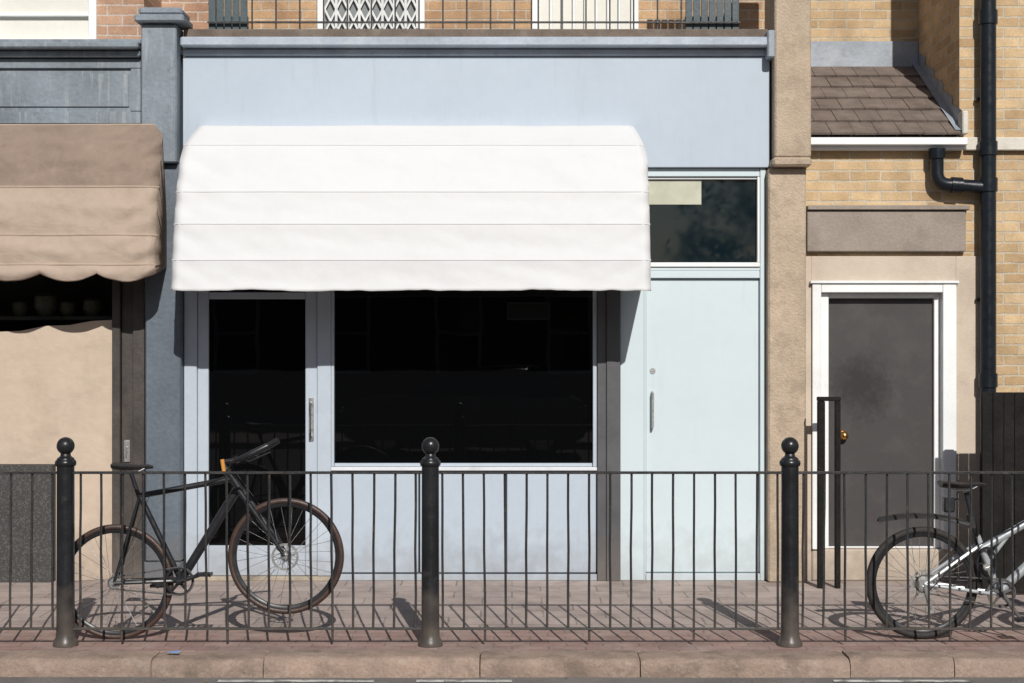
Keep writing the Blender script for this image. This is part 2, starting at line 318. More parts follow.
# ---------------------------------------------------------------- canopies
def canopy(x0,x1,prof,hoops,scallop=0,nx=130,per=8,inset=.05,seed=0,split=None,wr=.006,pivot=None,ir=.16,pr=.0045,bel=.012,fold=0):
    mb=MB(); P=[]
    for i in range(len(prof)-1):
        for k in range(per):
            t=k/per; a=prof[i];b=prof[i+1]; P.append((a[0]+(b[0]-a[0])*t,a[1]+(b[1]-a[1])*t,i+t))
    P.append((prof[-1][0],prof[-1][1],len(prof)-1.0))
    nv=len(P); vs=[];fs=[]
    ztop=prof[0][1]; zb=prof[-1][1]
    hs=sorted(hoops)
    for j,(y,z,t) in enumerate(P):
        dtop=(ztop-z)
        ins=inset*max(0,1-dtop/ir)**1.6
        lo=max([h for h in hs if h<=t],default=0); hi=min([h for h in hs if h>t],default=len(prof)-1)
        belly=math.sin((t-lo)/max(.01,(hi-lo))*math.pi) if hi>lo else 0
        for i in range(nx+1):
            u=i/nx; xx=x0+ins+(x1-x0-2*ins)*u
            n=noise.noise(Vector((xx*1.5+seed,z*4,seed)))+.6*noise.noise(Vector((xx*3.5+seed,z*11+xx*2,1.3)))+.25*noise.noise(Vector((xx*14,z*16,3.3)))
            e=min(u,1-u)*(x1-x0)
            pk=math.exp(-e/.22)*math.sin(z*34+e*22)*.9       # tension creases at the corners
            rnd=.05*max(0,1-e/.06)**2
            damp=.35+.65*belly
            fl=fold*belly*math.sin(z*38+2.2*noise.noise(Vector((xx*1.1,z,seed)))*3)*(.5+noise.noise(Vector((xx*.9,z*3,9+seed))))
            yy=y-wr*(n+pk)*damp*1.3+belly*bel+rnd*(1 if y<-.02 else 0)-fl
            zz=z+wr*.5*n*damp
            if t>len(prof)-2:
                ft=t-(len(prof)-2)
                if scallop: zz+= -scallop*abs(math.sin(math.pi*(xx-x1)/.40))**.8*ft
                zz+=ft*(.012*noise.noise(Vector((xx*2.5,7,seed)))+.005*noise.noise(Vector((xx*11,3,seed))))
                yy+=ft*.018*noise.noise(Vector((xx*5,2,seed)))
            vs.append((xx,yy,zz))
    for j in range(nv-1):
        for i in range(nx):
            a=j*(nx+1)+i; fs.append((a,a+1,a+nx+2,a+nx+1))
    if split is None: mb.add(vs,fs)
    else:
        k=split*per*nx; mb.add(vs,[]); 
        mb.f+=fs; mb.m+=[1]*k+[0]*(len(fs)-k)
    for side in (0,nx):
        idx=[j*(nx+1)+side for j in range(nv)]
        base=len(mb.v); pv=pivot or (0.0,zb+.08)
        mb.v.append(Vector((x0 if side==0 else x1,pv[0],pv[1])))
        for a,b in zip(idx[:-1],idx[1:]): mb.f.append((a,b,base)); mb.m.append(0)
    for h in hoops:
        j=int(h*per)
        pts=[Vector(vs[j*(nx+1)+i])+Vector((0,.0015,.0)) for i in range(0,nx+1,2)]
        mb.tube(pts,pr,8)
    return mb
# ---------------------------------------------------------------- MAIN SHOP
shop=thing('shop_building',(X(475),0,0),'pale blue shopfront with white canopy, dark window and side door','building')
FY=-.04
def fa(mb,px0,px1,y0,y1,py0,py1,bev=.004):
    return mb.box(X(px0),X(px1),y0,y1,Z(py1) if py1<900 else 0.0,Z(py0),bev)
def part(name,px0,px1,y0,y1,py0,py1,m,parent=shop,bev=.004,label=None):
    return fa(MB(),px0,px1,y0,y1,py0,py1,bev).done(name,m,parent,label=label)
part('fascia',184,769,FY,.2,57.5,168,'blue',label='wide blank pale blue fascia board')
mb=MB(); mb.box(X(184),X(768),-.15,.2,3.885,3.955,.012); mb.box(X(184),X(768),-.07,.1,3.832,3.883,.01)
mb.done('ledge','ledge',shop)
mb=MB(); mb.box(X(184),X(770),-.02,1.2,3.957,4.035,.008); mb.done('roof_edge','deck',shop)
mb=MB(); fa(mb,184,645,.06,.2,168.3,215); mb.done('header_panel','blue',shop)
boxo('back_wall',X(184),X(769),.35,.6,0,3.9,'interior',shop)
# canopy
cpf=[(-.005,3.325),(-.20,3.305),(-.41,3.137),(-.50,2.965),(-.585,2.792),(-.66,2.562),(-.72,2.31),(-.75,2.10)]
mb=canopy(-2.347,.957,cpf,[2,4,5,6],seed=3,nx=200,per=12,wr=.0055,inset=.085,ir=.30,pr=.0055,bel=.008,fold=.0018)
cn=mb.done('awning','canvas',shop,smooth=True,label='clean white rounded dutch canopy over the window')
sm=cn.modifiers.new('thickness','SOLIDIFY'); sm.thickness=.003
mb=MB(); 
for xx in (-2.28,.89):
    mb.tube([(xx,0,2.19),(xx,-.70,2.17)],.011,8)
mb.tube([(-2.29,-.70,2.17),(.90,-.70,2.17)],.010,8)
mb.done('awning_frame','steel',cn,smooth=True)
# shop door
dr=part('door',197,208,.02,.07,205,576,'frame',bev=.005,label='glazed shop door with pale blue frame')
part('stile',305,317,.02,.07,205,576,'frame',dr,bev=.005)
part('rail',208.2,304.8,.022,.068,546,576,'frame',dr)
part('rail',208.2,304.8,.022,.068,292,299,'frame',dr)
part('pane',208,305,.045,.06,205,546,'glass',dr,bev=0)
mb=MB(); xh=X(311); mb.tube([(xh,.02,Z(403)),(xh,-.035,Z(403)),(xh,-.035,Z(436)),(xh,.02,Z(436))],.008,8)
mb.box(xh-.018,xh+.018,.008,.02,Z(441),Z(398),.003)
mb.done('handle','steel',dr,smooth=True)
mb=MB(); fa(mb,184,196.8,0,.12,205,576); fa(mb,317.2,331,0,.12,205,576)
mb.done('door_frame','frame',shop)
mb=MB(); fa(mb,184.1,331,-.03,.12,576.2,999); mb.done('threshold','wood',shop)
# window
wn=part('window',331.2,597,-.018,.12,467,470.5,'sill',bev=.003,label='large dark shop window with pale frame')
part('pane',334,593,.05,.06,205,466.5,'glass',wn,bev=0)
mb=MB(); fa(mb,331.2,334,.0,.12,205,466.8,.003); fa(mb,593,597,.0,.12,205,466.8,.003); fa(mb,334.1,592.9,.03,.12,463.5,466.8,.002); mb.done('frame','frame',wn)
mb=MB(); mb.box(X(507),X(550),.044,.049,Z(320),Z(302),0); mb.done('notice',['noticeframe'],wn)
mb=MB(); mb.box(X(509),X(548),.040,.0435,Z(318),Z(304),0); mb.done('notice','poster',wn)
mb=MB(); xs=[331.2,419,506,597]
for a,b in zip(xs[:-1],xs[1:]): fa(mb,a+.9,b-.9,.01,.10,471.5,573,.006)
mb.done('stall_riser','blue',shop)
mb=MB(); fa(mb,331.2,597,.105,.13,470.8,574,.002); mb.done('stall_riser_backing','darkpost',shop)
mb=MB(); fa(mb,331.2,597,-.01,.12,574.2,999,.004); mb.done('plinth','frame',shop)
part('mullion_post',597.2,606,-.03,.15,205,999,'darkpost',label='dark grey metal post')
part('mullion_post',606.2,620,-.045,.15,205,999,'darkpost',label='dark grey metal post')
part('wall_panel',620.2,644,0,.12,168.3,999,'door')
sd=part('side_door',646,759.5,.03,.08,279,573,'door',bev=.006,label='plain pale mint panel door')
mb=MB(); xh=X(652.5); mb.tube([(xh,.03,Z(392)),(xh,-.02,Z(393)),(xh,-.02,Z(427)),(xh,.03,Z(428))],.009,8); mb.done('handle','steel',sd,smooth=True)
mb=MB(); c=(X(653),.028,Z(371)); mb.ring(c,[(.0005,-.008),(.018,-.008),(.022,0),(.0005,.0)],24); mb.done('lock','steel',sd)
mb=MB(); fa(mb,644.2,645.7,.005,.12,277,999,.001); fa(mb,760,765.5,-.01,.12,168.3,999,.004); fa(mb,645.8,759.8,.0,.12,270.5,278.2,.004)
fa(mb,645.8,759.8,-.01,.12,573.5,999,.004); fa(mb,644.2,759.8,.0,.12,168.3,176.5,.004)
mb.done('side_door_frame','door',shop)
tw=part('transom_window',644.2,759.8,-.015,.12,262.5,267,'white',bev=.004,label='dark transom window above the side door')
part('pane',647,757,.05,.06,176,262,'glass2',tw,bev=0)
part('glazing_bead',644.2,759.8,.0,.12,267.2,270.3,'door',tw,bev=.001)
mb=MB(); fa(mb,644.2,647,.0,.12,176.8,262.2,.003); fa(mb,757.5,759.8,.0,.12,176.8,262.2,.003);  fa(mb,647.1,757.4,.02,.12,176.8,179,.003)
mb.done('frame','white',tw)
mb=MB(); mb.box(X(649),X(702),.042,.048,Z(204),Z(180),0); mb.done('notice','cream',tw)
# pilaster
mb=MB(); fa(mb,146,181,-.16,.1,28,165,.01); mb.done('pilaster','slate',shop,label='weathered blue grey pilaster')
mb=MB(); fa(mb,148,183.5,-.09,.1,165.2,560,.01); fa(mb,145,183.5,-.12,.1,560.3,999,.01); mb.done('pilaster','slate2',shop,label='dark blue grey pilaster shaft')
mb=MB(); mb.box(X(141),X(190),-.22,.12,Z(27.5),Z(20),.012); mb.box(X(144),X(187),-.18,.12,Z(19.7),Z(12),.03); mb.done('pilaster_cap','slate',shop)
# pier
mb=MB(); fa(mb,771,807,-.17,.3,-120,160,.012); mb.done('pier','pier',shop,label='tan rendered pier')
mb=MB(); fa(mb,768.5,807,-.20,.3,160.2,169,.015); mb.done('corbel','pier',shop)
mb=MB(); fa(mb,766,803.5,-.11,.3,169.2,999,.012); mb.done('pier','pier',shop,label='tan rendered pier')
mb=MB(); mb.box(X(764),X(771.5),-.17,.2,3.80,4.0,.01); mb.done('ledge_end','lead',shop)
YB=1.2
mb=MB(); mb.box(X(98,.4),X(806),YB,YB+.3,3.9,7.2,0); mb.done('upper_wall','brick_o',shop)
for (p0,p1,kind) in ((318,425,0),(532,638,1)):
    x0=X(p0,YB);x1=X(p1,YB)
    w=MB(); 
    w.box(x0,x0+.06,YB-.06,YB+.0,4.037,6.1); w.box(x1-.06,x1,YB-.06,YB,4.037,6.1); w.box(x0+.061,x1-.061,YB-.06,YB,6.04,6.1)
    if kind==1: w.box(x0+.061,x1-.061,YB-.05,YB,4.037,4.10)
    wo=w.done('terrace_window','white',shop)
    MB().box(x0+.06,x1-.06,YB-.02,YB-.005,4.04,6.04,0).done('pane','blind' if kind else 'shade',wo)
    g=MB()
    if kind==0:
        n=8; wd=(x1-x0-.12)/n
        for i in range(n):
            a=x0+.06+i*wd
            for kx in range(10):
                z0=4.04+kx*.19
                g.tube([(a,YB-.05,z0),(a+wd,YB-.05,z0+.19)],.009,5); g.tube([(a+wd,YB-.055,z0),(a,YB-.055,z0+.19)],.009,5)
            g.tube([(a+wd,YB-.06,4.04),(a+wd,YB-.06,5.9)],.011,5)
    else:
        for i in range(1,8):
            a=x0+.06+i*(x1-x0-.12)/8; g.tube([(a,YB-.045,4.08),(a,YB-.045,6.0)],.012,6)
    g.done('grille','white',wo)
br=MB(); 
for z in (4.10,4.98): br.box(X(205),X(742),.085,.105,z,z+.012,0)
br=br.done('balcony_railing','rail',shop,label='thin black terrace railing')
xx=X(250)
while xx<X(684):
    MB().tube([(xx,.095,4.036),(xx,.095,4.98)],.006,6).done('baluster','rail',br); xx+=.176
for a,b in ((205,245),(687,742)):
    s=MB(); x0=X(a);x1=X(b); n=int((x1-x0)/.055)
    for i in range(n): s.box(x0+i*(x1-x0)/n+.003,x0+(i+1)*(x1-x0)/n-.004,.12,.14,4.037,5.1,.003)
    s.box(x0,x1,.145,.165,4.05,4.16); s.box(x0,x1,.145,.165,4.9,4.96)
    s.done('balcony_screen','teal',shop)
# ---------------------------------------------------------------- LEFT NEIGHBOUR SHOP
ns=thing('shop_building',(-4.2,0,0),'weathered blue grey shop with brown scalloped awning and beige boarding','building')
LX=-6.5
def nb(name,px0,px1,y0,y1,py0,py1,m,bev=.004,label=None,parent=ns):
    x0=LX if px0 is None else X(px0)
    return MB().box(x0,X(px1),y0,y1,Z(py1) if py1<900 else 0,Z(py0),bev).done(name,m,parent,label=label)
mb=MB(); mb.box(LX,X(145.5),-.05,.3,Z(126),Z(60),.004); 
mb.box(LX,X(143),-.075,-.052,Z(70),Z(60.5),.004); mb.box(LX,X(143),-.075,-.052,Z(125),Z(113),.004); mb.box(X(133),X(143),-.075,-.052,Z(112.7),Z(70.3),.004)
mb.box(LX,X(131),-.062,-.052,Z(108),Z(75),.006)
mb.done('fascia','slate',ns,label='weathered blue grey framed fascia')
mb=MB(); mb.box(LX,X(144),-.20,.3,Z(53),Z(47),.012); mb.box(LX,X(144),-.13,.3,Z(59.7),Z(53.3),.01); mb.box(LX,X(145),-.12,.3,Z(46.7),Z(42),.008); mb.done('cornice','slate',ns)
bp=[(-.005,3.325),(-.16,3.312),(-.28,3.17),(-.35,2.98),(-.40,2.845),(-.47,2.50),(-.50,2.29),(-.505,2.225)]
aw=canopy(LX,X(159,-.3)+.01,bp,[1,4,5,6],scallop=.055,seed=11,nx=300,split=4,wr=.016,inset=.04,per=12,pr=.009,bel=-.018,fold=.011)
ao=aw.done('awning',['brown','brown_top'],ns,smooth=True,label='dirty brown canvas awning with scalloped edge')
sm=ao.modifiers.new('thickness','SOLIDIFY'); sm.thickness=.004
nb('interior_wall',None,145,.5,.6,126,999,'interior')
bpts=[(LX,0),(X(112),0),(X(112),Z(320)),(X(92),Z(321)),(X(70),Z(325)),(X(45),Z(326)),(X(20),Z(331)),(X(-10),Z(332)),(LX,Z(331))]
MB().extr(bpts,.0,.04).done('boarding','board',ns,label='sun faded beige boarding')
MB().box(LX,X(112),.045,.5,Z(320),Z(316),.002).done('counter','interior',ns)
mb=MB(); 
mb.box(X(113),X(121),-.03,.2,0,Z(126)); mb.box(X(121.3),X(133),.01,.2,0,Z(126)); mb.box(X(133.3),X(145),-.02,.2,0,Z(126)); mb.done('door_post','door_dark',ns)
mb=MB(); mb.box(X(124),X(130),-.002,.01,Z(462),Z(440),.002); mb.tube([(X(127),.0,Z(447)),(X(127),-.03,Z(447)),(X(127),-.03,Z(455))],.005,8); mb.done('lock','steel',ns)
mb=MB(); mb.box(LX,X(56),-.10,-.003,.001,Z(465,-.1),.003); mb.done('stall_riser','granite',ns,label='speckled dark granite panel')
for i,(px,r) in enumerate(((12,.06),(38,.09),(60,.06),(85,.07))):
    mb=MB(); mb.lathe([(.001,0),(r*.6,0),(r,r*.8),(r*.9,r*1.6),(r*.5,r*1.9),(.001,r*1.9)],(X(px),.2,Z(315.5)),16); mb.done('display_pot','pot',ns,smooth=True)
YL=.30
mb=MB(); mb.box(X(96,YL),X(144,YL),YL,YL+1.1,3.85,7.2,0); mb.box(X(144,YL),X(200,YL),YL+.6,YL+1.2,3.85,7.2,0); mb.box(LX,X(96,YL)-.001,YL+.002,YL+.3,6.2,7.2,0)
mb.done('upper_wall','brick_p',ns)
mb=MB(); 
xr=X(97,YL)
mb.box(xr-.06,xr,YL-.02,YL+.15,3.94,6.2); mb.box(LX,xr-.061,YL-.05,YL+.15,3.90,Z(40,YL)); mb.box(LX,xr-.061,YL,YL+.12,6.12,6.2)
for k in range(1,4): mb.box(xr-.06-k*.75,xr-.02-k*.75,YL+.02,YL+.1,Z(40,YL),6.12)
mb.box(LX,xr-.061,YL+.03,YL+.1,Z(14,YL)-.01,Z(14,YL)+.015)
wo=mb.done('sash_window','white',ns)
MB().box(LX,xr-.06,YL+.07,YL+.08,3.95,6.2,0).done('pane','blind',wo)
# ---------------------------------------------------------------- RIGHT HOUSE
ho=thing('brick_house',(3.6,1,0),'yellow brick house with lean-to roof and dark screen door','house')
XS=X(960)
XR=6.6
mb=MB(); mb.box(X(804),XS-.001,0,.25,Z(256),Z(150),0); mb.box(XS,XR,0,.25,0,7.2,0); mb.box(X(804),XS-.001,YB,YB+.25,3.5,7.2,0)
mb.done('wall','brick_y',ho)
mb=MB(); mb.box(XS+.0,XS+.24,.251,YB+.2,2.9,7.19,0); mb.done('return_wall','brick_ys',ho)
MB().box(XS-.004,XS+.0,.001,YB-.001,3.2,7.19,0).done('return_wall','brick_ys',ho)
mb=MB(); 
mb.box(X(804),X(811),-.02,.25,0,Z(256.3),.003); mb.box(X(811),X(955),-.02,.25,Z(283),Z(256.3),.003)
mb.box(X(955),X(981),-.02,-.001,0,Z(256.3),.003)
mb.done('rendered_wall','beige',ho)
MB().box(X(811.2),X(954.8),-.03,.2,0,Z(549),.01).done('door_step','beige',ho)
mb=MB(); mb.box(X(806),X(964),-.05,-.001,Z(252),Z(211),.006); mb.box(X(806),X(967),-.075,-.001,Z(210.5),Z(206),.004); mb.done('lintel','conc',ho)
hd=MB(); hd.box(X(829),X(935),.07,.11,Z(547),Z(298),.004); hd=hd.done('door','screen',ho,label='dark grey mesh covered door')
mb=MB(); mb.box(X(811.2),X(820),-.05,.1,Z(548.7),Z(284),.004); mb.box(X(820.2),X(828.7),.0,.12,Z(548.7),Z(293),.004)
mb.box(X(935.3),X(941),.03,.12,Z(548.7),Z(293),.003); mb.box(X(941.2),X(954.8),-.05,.1,Z(548.7),Z(284),.004); mb.box(X(820.2),X(941),-.048,.1,Z(292.7),Z(284),.004)
mb.box(X(828.9),X(935.1),.02,.12,Z(297.7),Z(293),.003); mb.box(X(828.9),X(935.1),.04,.12,Z(548.7),Z(547.3),.002)
mb.done('frame','white',hd)
mb=MB(); mb.box(X(809),X(957),-.065,-.021,Z(283.7),Z(281),.003); mb.done('drip_bead','white',hd)
mb=MB(); c=(X(845),.03,Z(436)); mb.sphere(c,.032); mb.tube([(c[0],.03,c[2]),(c[0],.07,c[2])],.012,12); mb.ring((c[0],.066,c[2]),[(.0005,-.004),(.034,-.004),(.036,.003),(.0005,.003)],24); mb.done('knob','brass',hd,smooth=True)
# lean-to roof
Ze=3.25; Zt=3.965; ya=-.10; yt=YB-.01
rows=6; mb=MB(); random.seed(3)
sl=math.atan2(Zt-Ze,yt-ya)
Lr=math.hypot(Zt-Ze,yt-ya); rl=Lr/rows
xa=X(805); xb=XS-.03
for r in range(rows):
    d0=r*rl-.02; d1=(r+1)*rl+.03; w=.168; x=xa-(w*.5 if r%2 else 0)
    while x<xb:
        a=max(x+.002,xa); b=min(x+w-.002,xb)
        if b-a>.02:
            j=random.uniform(-.002,.003); tw_=random.uniform(-.002,.002); vs=[]
            for (d,h0,h1) in ((d0+random.uniform(-.004,.004),.010+j,.026+j),(d1,-.008,.006)):
                for q,xx_ in enumerate((a,b)):
                    for h in (h0,h1):
                        h+=tw_*q
                        vs.append((xx_,ya+d*math.cos(sl)-h*math.sin(sl),Ze+d*math.sin(sl)+h*math.cos(sl)))
            mb.add(vs,[(0,1,3,2),(4,6,7,5),(0,4,5,1),(2,3,7,6),(1,5,7,3),(0,2,6,4)])
        x+=w
mb.add([(xa,ya,Ze-.03),(xb,ya,Ze-.03),(xb,yt,Zt-.03),(xa,yt,Zt-.03)],[(0,1,2,3)])
mb.done('roof','tile',ho,label='brown concrete tiled lean-to roof')
mb=MB(); mb.box(X(804),XS-.005,YB-.03,YB-.001,3.93,4.17,.006)
for k in range(5):
    d0=k*Lr/5; d1=(k+1)*Lr/5
    y0=ya+d0*math.cos(sl);y1=ya+d1*math.cos(sl); z0=Ze+d0*math.sin(sl); z1=Ze+d1*math.sin(sl)
    mb.add([(XS-.008,y0+.02,z0),(XS-.008,y1+.02,z1),(XS-.008,y1+.02,z1+.12),(XS-.008,y0+.02,z1+.04)],[(0,1,2,3)])
    mb.add([(XS-.008,y0,z0+.036),(XS-.06,y0,z0+.036),(XS-.06,y1,z1+.036),(XS-.008,y1,z1+.036)],[(0,1,2,3)])
mb.done('flashing','lead',ho)
mb=MB(); mb.box(X(805),X(962),-.08,.1,Z(151),Z(146.5),.004); mb.box(X(805),X(963),-.13,-.081,Z(147),Z(139.5),.006); mb.done('gutter','white',ho)
mb=MB(); mb.box(X(964),XR,-.05,-.001,Z(151),Z(138),.006); mb.box(X(958),X(964),-.12,-.001,Z(136),Z(113),.008); mb.done('stone_band','coping',ho)
xp=X(988,-.09); yp=-.09
mb=MB(); mb.tube([(xp,yp,.0),(xp,yp,7.1)],.058,20)
for z in (Z(186),Z(150),Z(20),Z(380),Z(560),5.4): mb.tube([(xp,yp,z-.05),(xp,yp,z+.05)],.068,20)
xq=X(937,-.09)
pts=[(xq,yp,Z(153)),(xq,yp,Z(175))]
for k in range(1,6):
    t=math.pi/2*k/6; pts.append((xq+.08*(1-math.cos(t)),yp,Z(175)-.08*math.sin(t)))
zc=Z(175)-.08; pts+= [(xq+.08,yp,zc),(xp,yp,zc-.02)]
mb.tube(pts,.048,16); mb.tube([(xq,yp,Z(150)),(xq,yp,Z(160))],.060,16); mb.tube([(xq+.10,yp,zc),(xq+.18,yp,zc-.005)],.058,16)
for z in (Z(100),Z(300)): mb.box(xp-.075,xp+.075,-.05,-.001,z-.012,z+.012)
mb.done('drain_pipe','pipe',ho,smooth=True)
# ---------------------------------------------------------------- black slatted fence
fy=-.70
sf=thing('slatted_fence',(X(1040,fy),fy,0),'black stained timber slat fence in front of brick wall','fence')
mb=MB(); x=X(982,fy); i=0
while x<XR:
    w=.075; mb.box(x+.002,x+w-.002,fy+random.uniform(-.003,.003),fy+.02,.02,1.40,.002); x+=w; i+=1
mb.done('slat_panel','blackwood',sf)
mb=MB(); mb.box(X(982,fy)+.02,X(982,fy)+.09,fy+.024,fy+.09,0,1.36,.003); mb.box(X(982,fy)+.10,XR,fy+.024,fy+.06,.3,.38,.003); mb.box(X(982,fy)+.10,XR,fy+.024,fy+.06,1.1,1.18,.003); mb.done('fence_frame','blackwood',sf)
# ---------------------------------------------------------------- metal hoop
hy=-.36
hoop=thing('metal_hoop',(X(829,hy),hy,0),'tall narrow black metal hoop standing on pavement by the door','street furniture')
mb=MB(); x0=X(817.5,hy);x1=X(840,hy); zt=Z(401,hy)
mb.box(x0,x0+.05,hy-.025,hy+.025,0,zt-.001,.004); mb.done('upright','blackwood',hoop)
mb=MB(); mb.box(x1-.036,x1,hy-.025,hy+.025,0,zt-.001,.004); mb.done('upright','blackwood',hoop)
mb=MB(); mb.box(x0-.002,x1+.002,hy-.027,hy+.027,zt,zt+.03,.004); mb.done('top_bar','blackwood',hoop)
# ---------------------------------------------------------------- street railing
yf=-2.5
def copy_tree(o,parent,dloc,jit=0):
    n=o.copy(); C.objects.link(n)
    if parent: n.parent=parent
    else: n.location=o.location+Vector(dloc)
    if jit and o.name.startswith('baluster'): n.rotation_euler=(random.uniform(-jit,jit),random.uniform(-jit,jit),random.uniform(0,6))
    for c in list(o.children): copy_tree(c,n,None,jit)
    return n
P0=-2.57
post=thing('railing_post',(P0,yf,0),'black cast iron post with ball finial beside the kerb','post','railing posts along the kerb')
mb=MB(); mb.lathe([(.001,0),(.072,0),(.072,.012),(.066,.03),(.056,.05),(.053,.08),(.0515,.12),(.0505,.6),(.0495,1.035)],(P0,yf,0),28); mb.done('shaft','black',post,smooth=True)
mb=MB(); mb.lathe([(.0496,1.03),(.058,1.037),(.061,1.05),(.058,1.063),(.05,1.07),(.048,1.078),(.040,1.083),(.030,1.092),(.028,1.105)],(P0,yf,0),28); mb.done('collar','black',post,smooth=True)
mb=MB(); mb.sphere((P0,yf,1.149),.051,16); mb.done('finial','black',post,smooth=True)
for xx in (-.47,1.60,3.68,-4.65): copy_tree(post,None,(xx-P0,0,0))
PC=(-2.57-.47)/2
pan=thing('pedestrian_fence',(PC,yf,0),'thin black iron guard fence between posts beside the kerb','fence','pedestrian fences along the kerb')
h=1.03
mb=MB(); mb.box(PC-h,PC+h,yf-.018,yf+.018,.988,1.002,.002); mb.done('top_rail','rail',pan)
mb=MB(); mb.box(PC-h,PC+h,yf-.016,yf+.016,.090,.103,.002); mb.done('bottom_rail','rail',pan)
nb_=17
random.seed(21)
for i in range(nb_):
    bx=PC-.965+i*1.93/(nb_-1)
    o=MB().tube([(bx,yf,.03 if i%5==2 else .092),(bx+.002,yf,.3),(bx-.002,yf,.55),(bx+.001,yf,.8),(bx,yf,.989)],.0072,8).done('baluster','rail',pan,smooth=True)
    o.rotation_euler=(random.uniform(-.008,.008),random.uniform(-.011,.011),0)
for xx in ((-.47+1.60)/2,(1.6+3.68)/2,(-2.57-4.65)/2): copy_tree(pan,None,(xx-PC,0,0),.010)
# ---------------------------------------------------------------- bicycles
def wheel(name,c,R,tw,parent,tyre,rimm,nsp=28,rotor=False,cog=False,phase=0):
    c=Vector(c)
    hub=MB(); hub.tube([c+Vector((0,-.05,0)),c+Vector((0,.05,0))],.016,14); hub.tube([c+Vector((0,-.034,0)),c+Vector((0,-.030,0))],.028,18); hub.tube([c+Vector((0,.030,0)),c+Vector((0,.034,0))],.028,18)
    hub.tube([c+Vector((0,-.065,0)),c+Vector((0,.065,0))],.006,8)
    if cog:
        for k in range(5 if cog==2 else 1): hub.tube([c+Vector((0,-.040-.004*k,0)),c+Vector((0,-.042-.004*k,0))],.055-.006*k if cog==2 else .035,22)
    w=hub.done(name,'steel',parent,smooth=True,origin=c)
    t=MB(); prof=[(R-tw/2+tw/2*math.cos(a),tw/2*math.sin(a)) for a in [2*math.pi*k/12 for k in range(12)]]
    t.ring(c,prof,96); t.done('tyre',tyre,w,smooth=True)
    r=MB(); ri=R-tw-.018; r.ring(c,[(ri,-.006),(ri+.006,-.011),(R-tw+.003,-.012),(R-tw+.003,.012),(ri+.006,.011),(ri,.006)],96); r.done('rim',rimm,w,smooth=True)
    s=MB()
    for k in range(nsp):
        a=2*math.pi*k/nsp+phase; b=a+(1.0 if k%4<2 else -1.0)
        sy=.031 if k%2 else -.031
        p0=c+Vector((.027*math.cos(b),sy,.027*math.sin(b))); p1=c+Vector((ri*math.cos(a),0,ri*math.sin(a)))
        s.tube([p0,p1],.0014,4,False)
    s.done('spokes','steel',w)
    if rotor:
        s=MB(); s.ring(c+Vector((0,-.042,0)),[(.066,-.001),(.08,-.001),(.08,.001),(.066,.001)],40)
        for k in range(6):
            a=k*math.pi/3; s.tube([c+Vector((.02*math.cos(a),-.042,.02*math.sin(a))),c+Vector((.068*math.cos(a+.3),-.042,.068*math.sin(a+.3)))],.003,5)
        s.done('brake_disc','steel',w)
    return w
def saddle(c,L,tilt,parent,m='saddle'):
    c=Vector(c); st=[(-.5,.065,.030,.012),(-.42,.072,.036,.012),(-.25,.066,.034,.006),(-.05,.042,.028,0),(.15,.026,.024,-.002),(.38,.020,.022,0),(.5,.010,.014,-.006)]
    vs=[];fs=[];n=12
    for (u,w,h,z) in st:
        for k in range(n):
            a=2*math.pi*k/n; zz=math.sin(a); zz=zz*h*(.35 if zz>0 else .9)
            p=Vector((u*L,w*math.cos(a),zz+z)); p=Vector((p.x*math.cos(tilt)-p.z*math.sin(tilt),p.y,p.x*math.sin(tilt)+p.z*math.cos(tilt))); vs.append(c+p)
    for i in range(len(st)-1):
        for k in range(n): fs.append((i*n+k,i*n+(k+1)%n,(i+1)*n+(k+1)%n,(i+1)*n+k))
    fs.append(tuple(range(n))); fs.append(tuple(range((len(st)-1)*n,len(st)*n)))
    mb=MB(); mb.add(vs,fs)
    s=mb.done('saddle',m,parent,smooth=True)
    r=MB()
    for y in (-.02,.02): r.tube([c+Vector((-.35*L,y*1.5,.0)),c+Vector((-.2*L,y,-.035)),c+Vector((.12*L,y,-.035)),c+Vector((.38*L,y*.5,-.002))],.0035,6)
    r.done('saddle_rail','steel',s)
    return s
def crank(BB,ang,parent,m,Rr=.085,yc=-.045,L=.17):
    BB=Vector(BB); s=MB(); s.ring(BB+Vector((0,yc,0)),[(Rr-.014,-.002),(Rr,-.0015),(Rr,.0015),(Rr-.014,.002)],44)
    for k in range(5):
        a=ang+k*2*math.pi/5; s.tube([BB+Vector((0,yc,0)),BB+Vector((math.cos(a)*(Rr-.01),yc,math.sin(a)*(Rr-.01)))],[.012,.006],6)
    s.tube([BB+Vector((0,-.075,0)),BB+Vector((0,.075,0))],.013,12)
    for sg,y in ((1,-.07),(-1,.07)):
        e=BB+Vector((math.cos(ang)*L*sg,y*1.1,math.sin(ang)*L*sg)); s.tube([BB+Vector((0,y,0)),e],[.014,.010],8)
    cr=s.done('crankset',m,parent,smooth=True)
    for sg,y in ((1,-.077),(-1,.077)):
        e=BB+Vector((math.cos(ang)*L*sg,y,math.sin(ang)*L*sg)); d=1 if y>0 else -1
        p=MB(); p.tube([e,e+Vector((0,d*.10,0))],.006,8); p.box(e.x-.045,e.x-.033,min(e.y+d*.02,e.y+d*.1),max(e.y+d*.02,e.y+d*.1),e.z-.010,e.z+.010,.003)
        p.box(e.x+.033,e.x+.045,min(e.y+d*.02,e.y+d*.1),max(e.y+d*.02,e.y+d*.1),e.z-.010,e.z+.010,.003); 
        for q in (.022,.058,.094): p.box(e.x-.032,e.x+.032,e.y+d*q-.004,e.y+d*q+.004,e.z-.008,e.z+.008,.002)
        p.done('pedal','bikeblack',cr)
    return cr
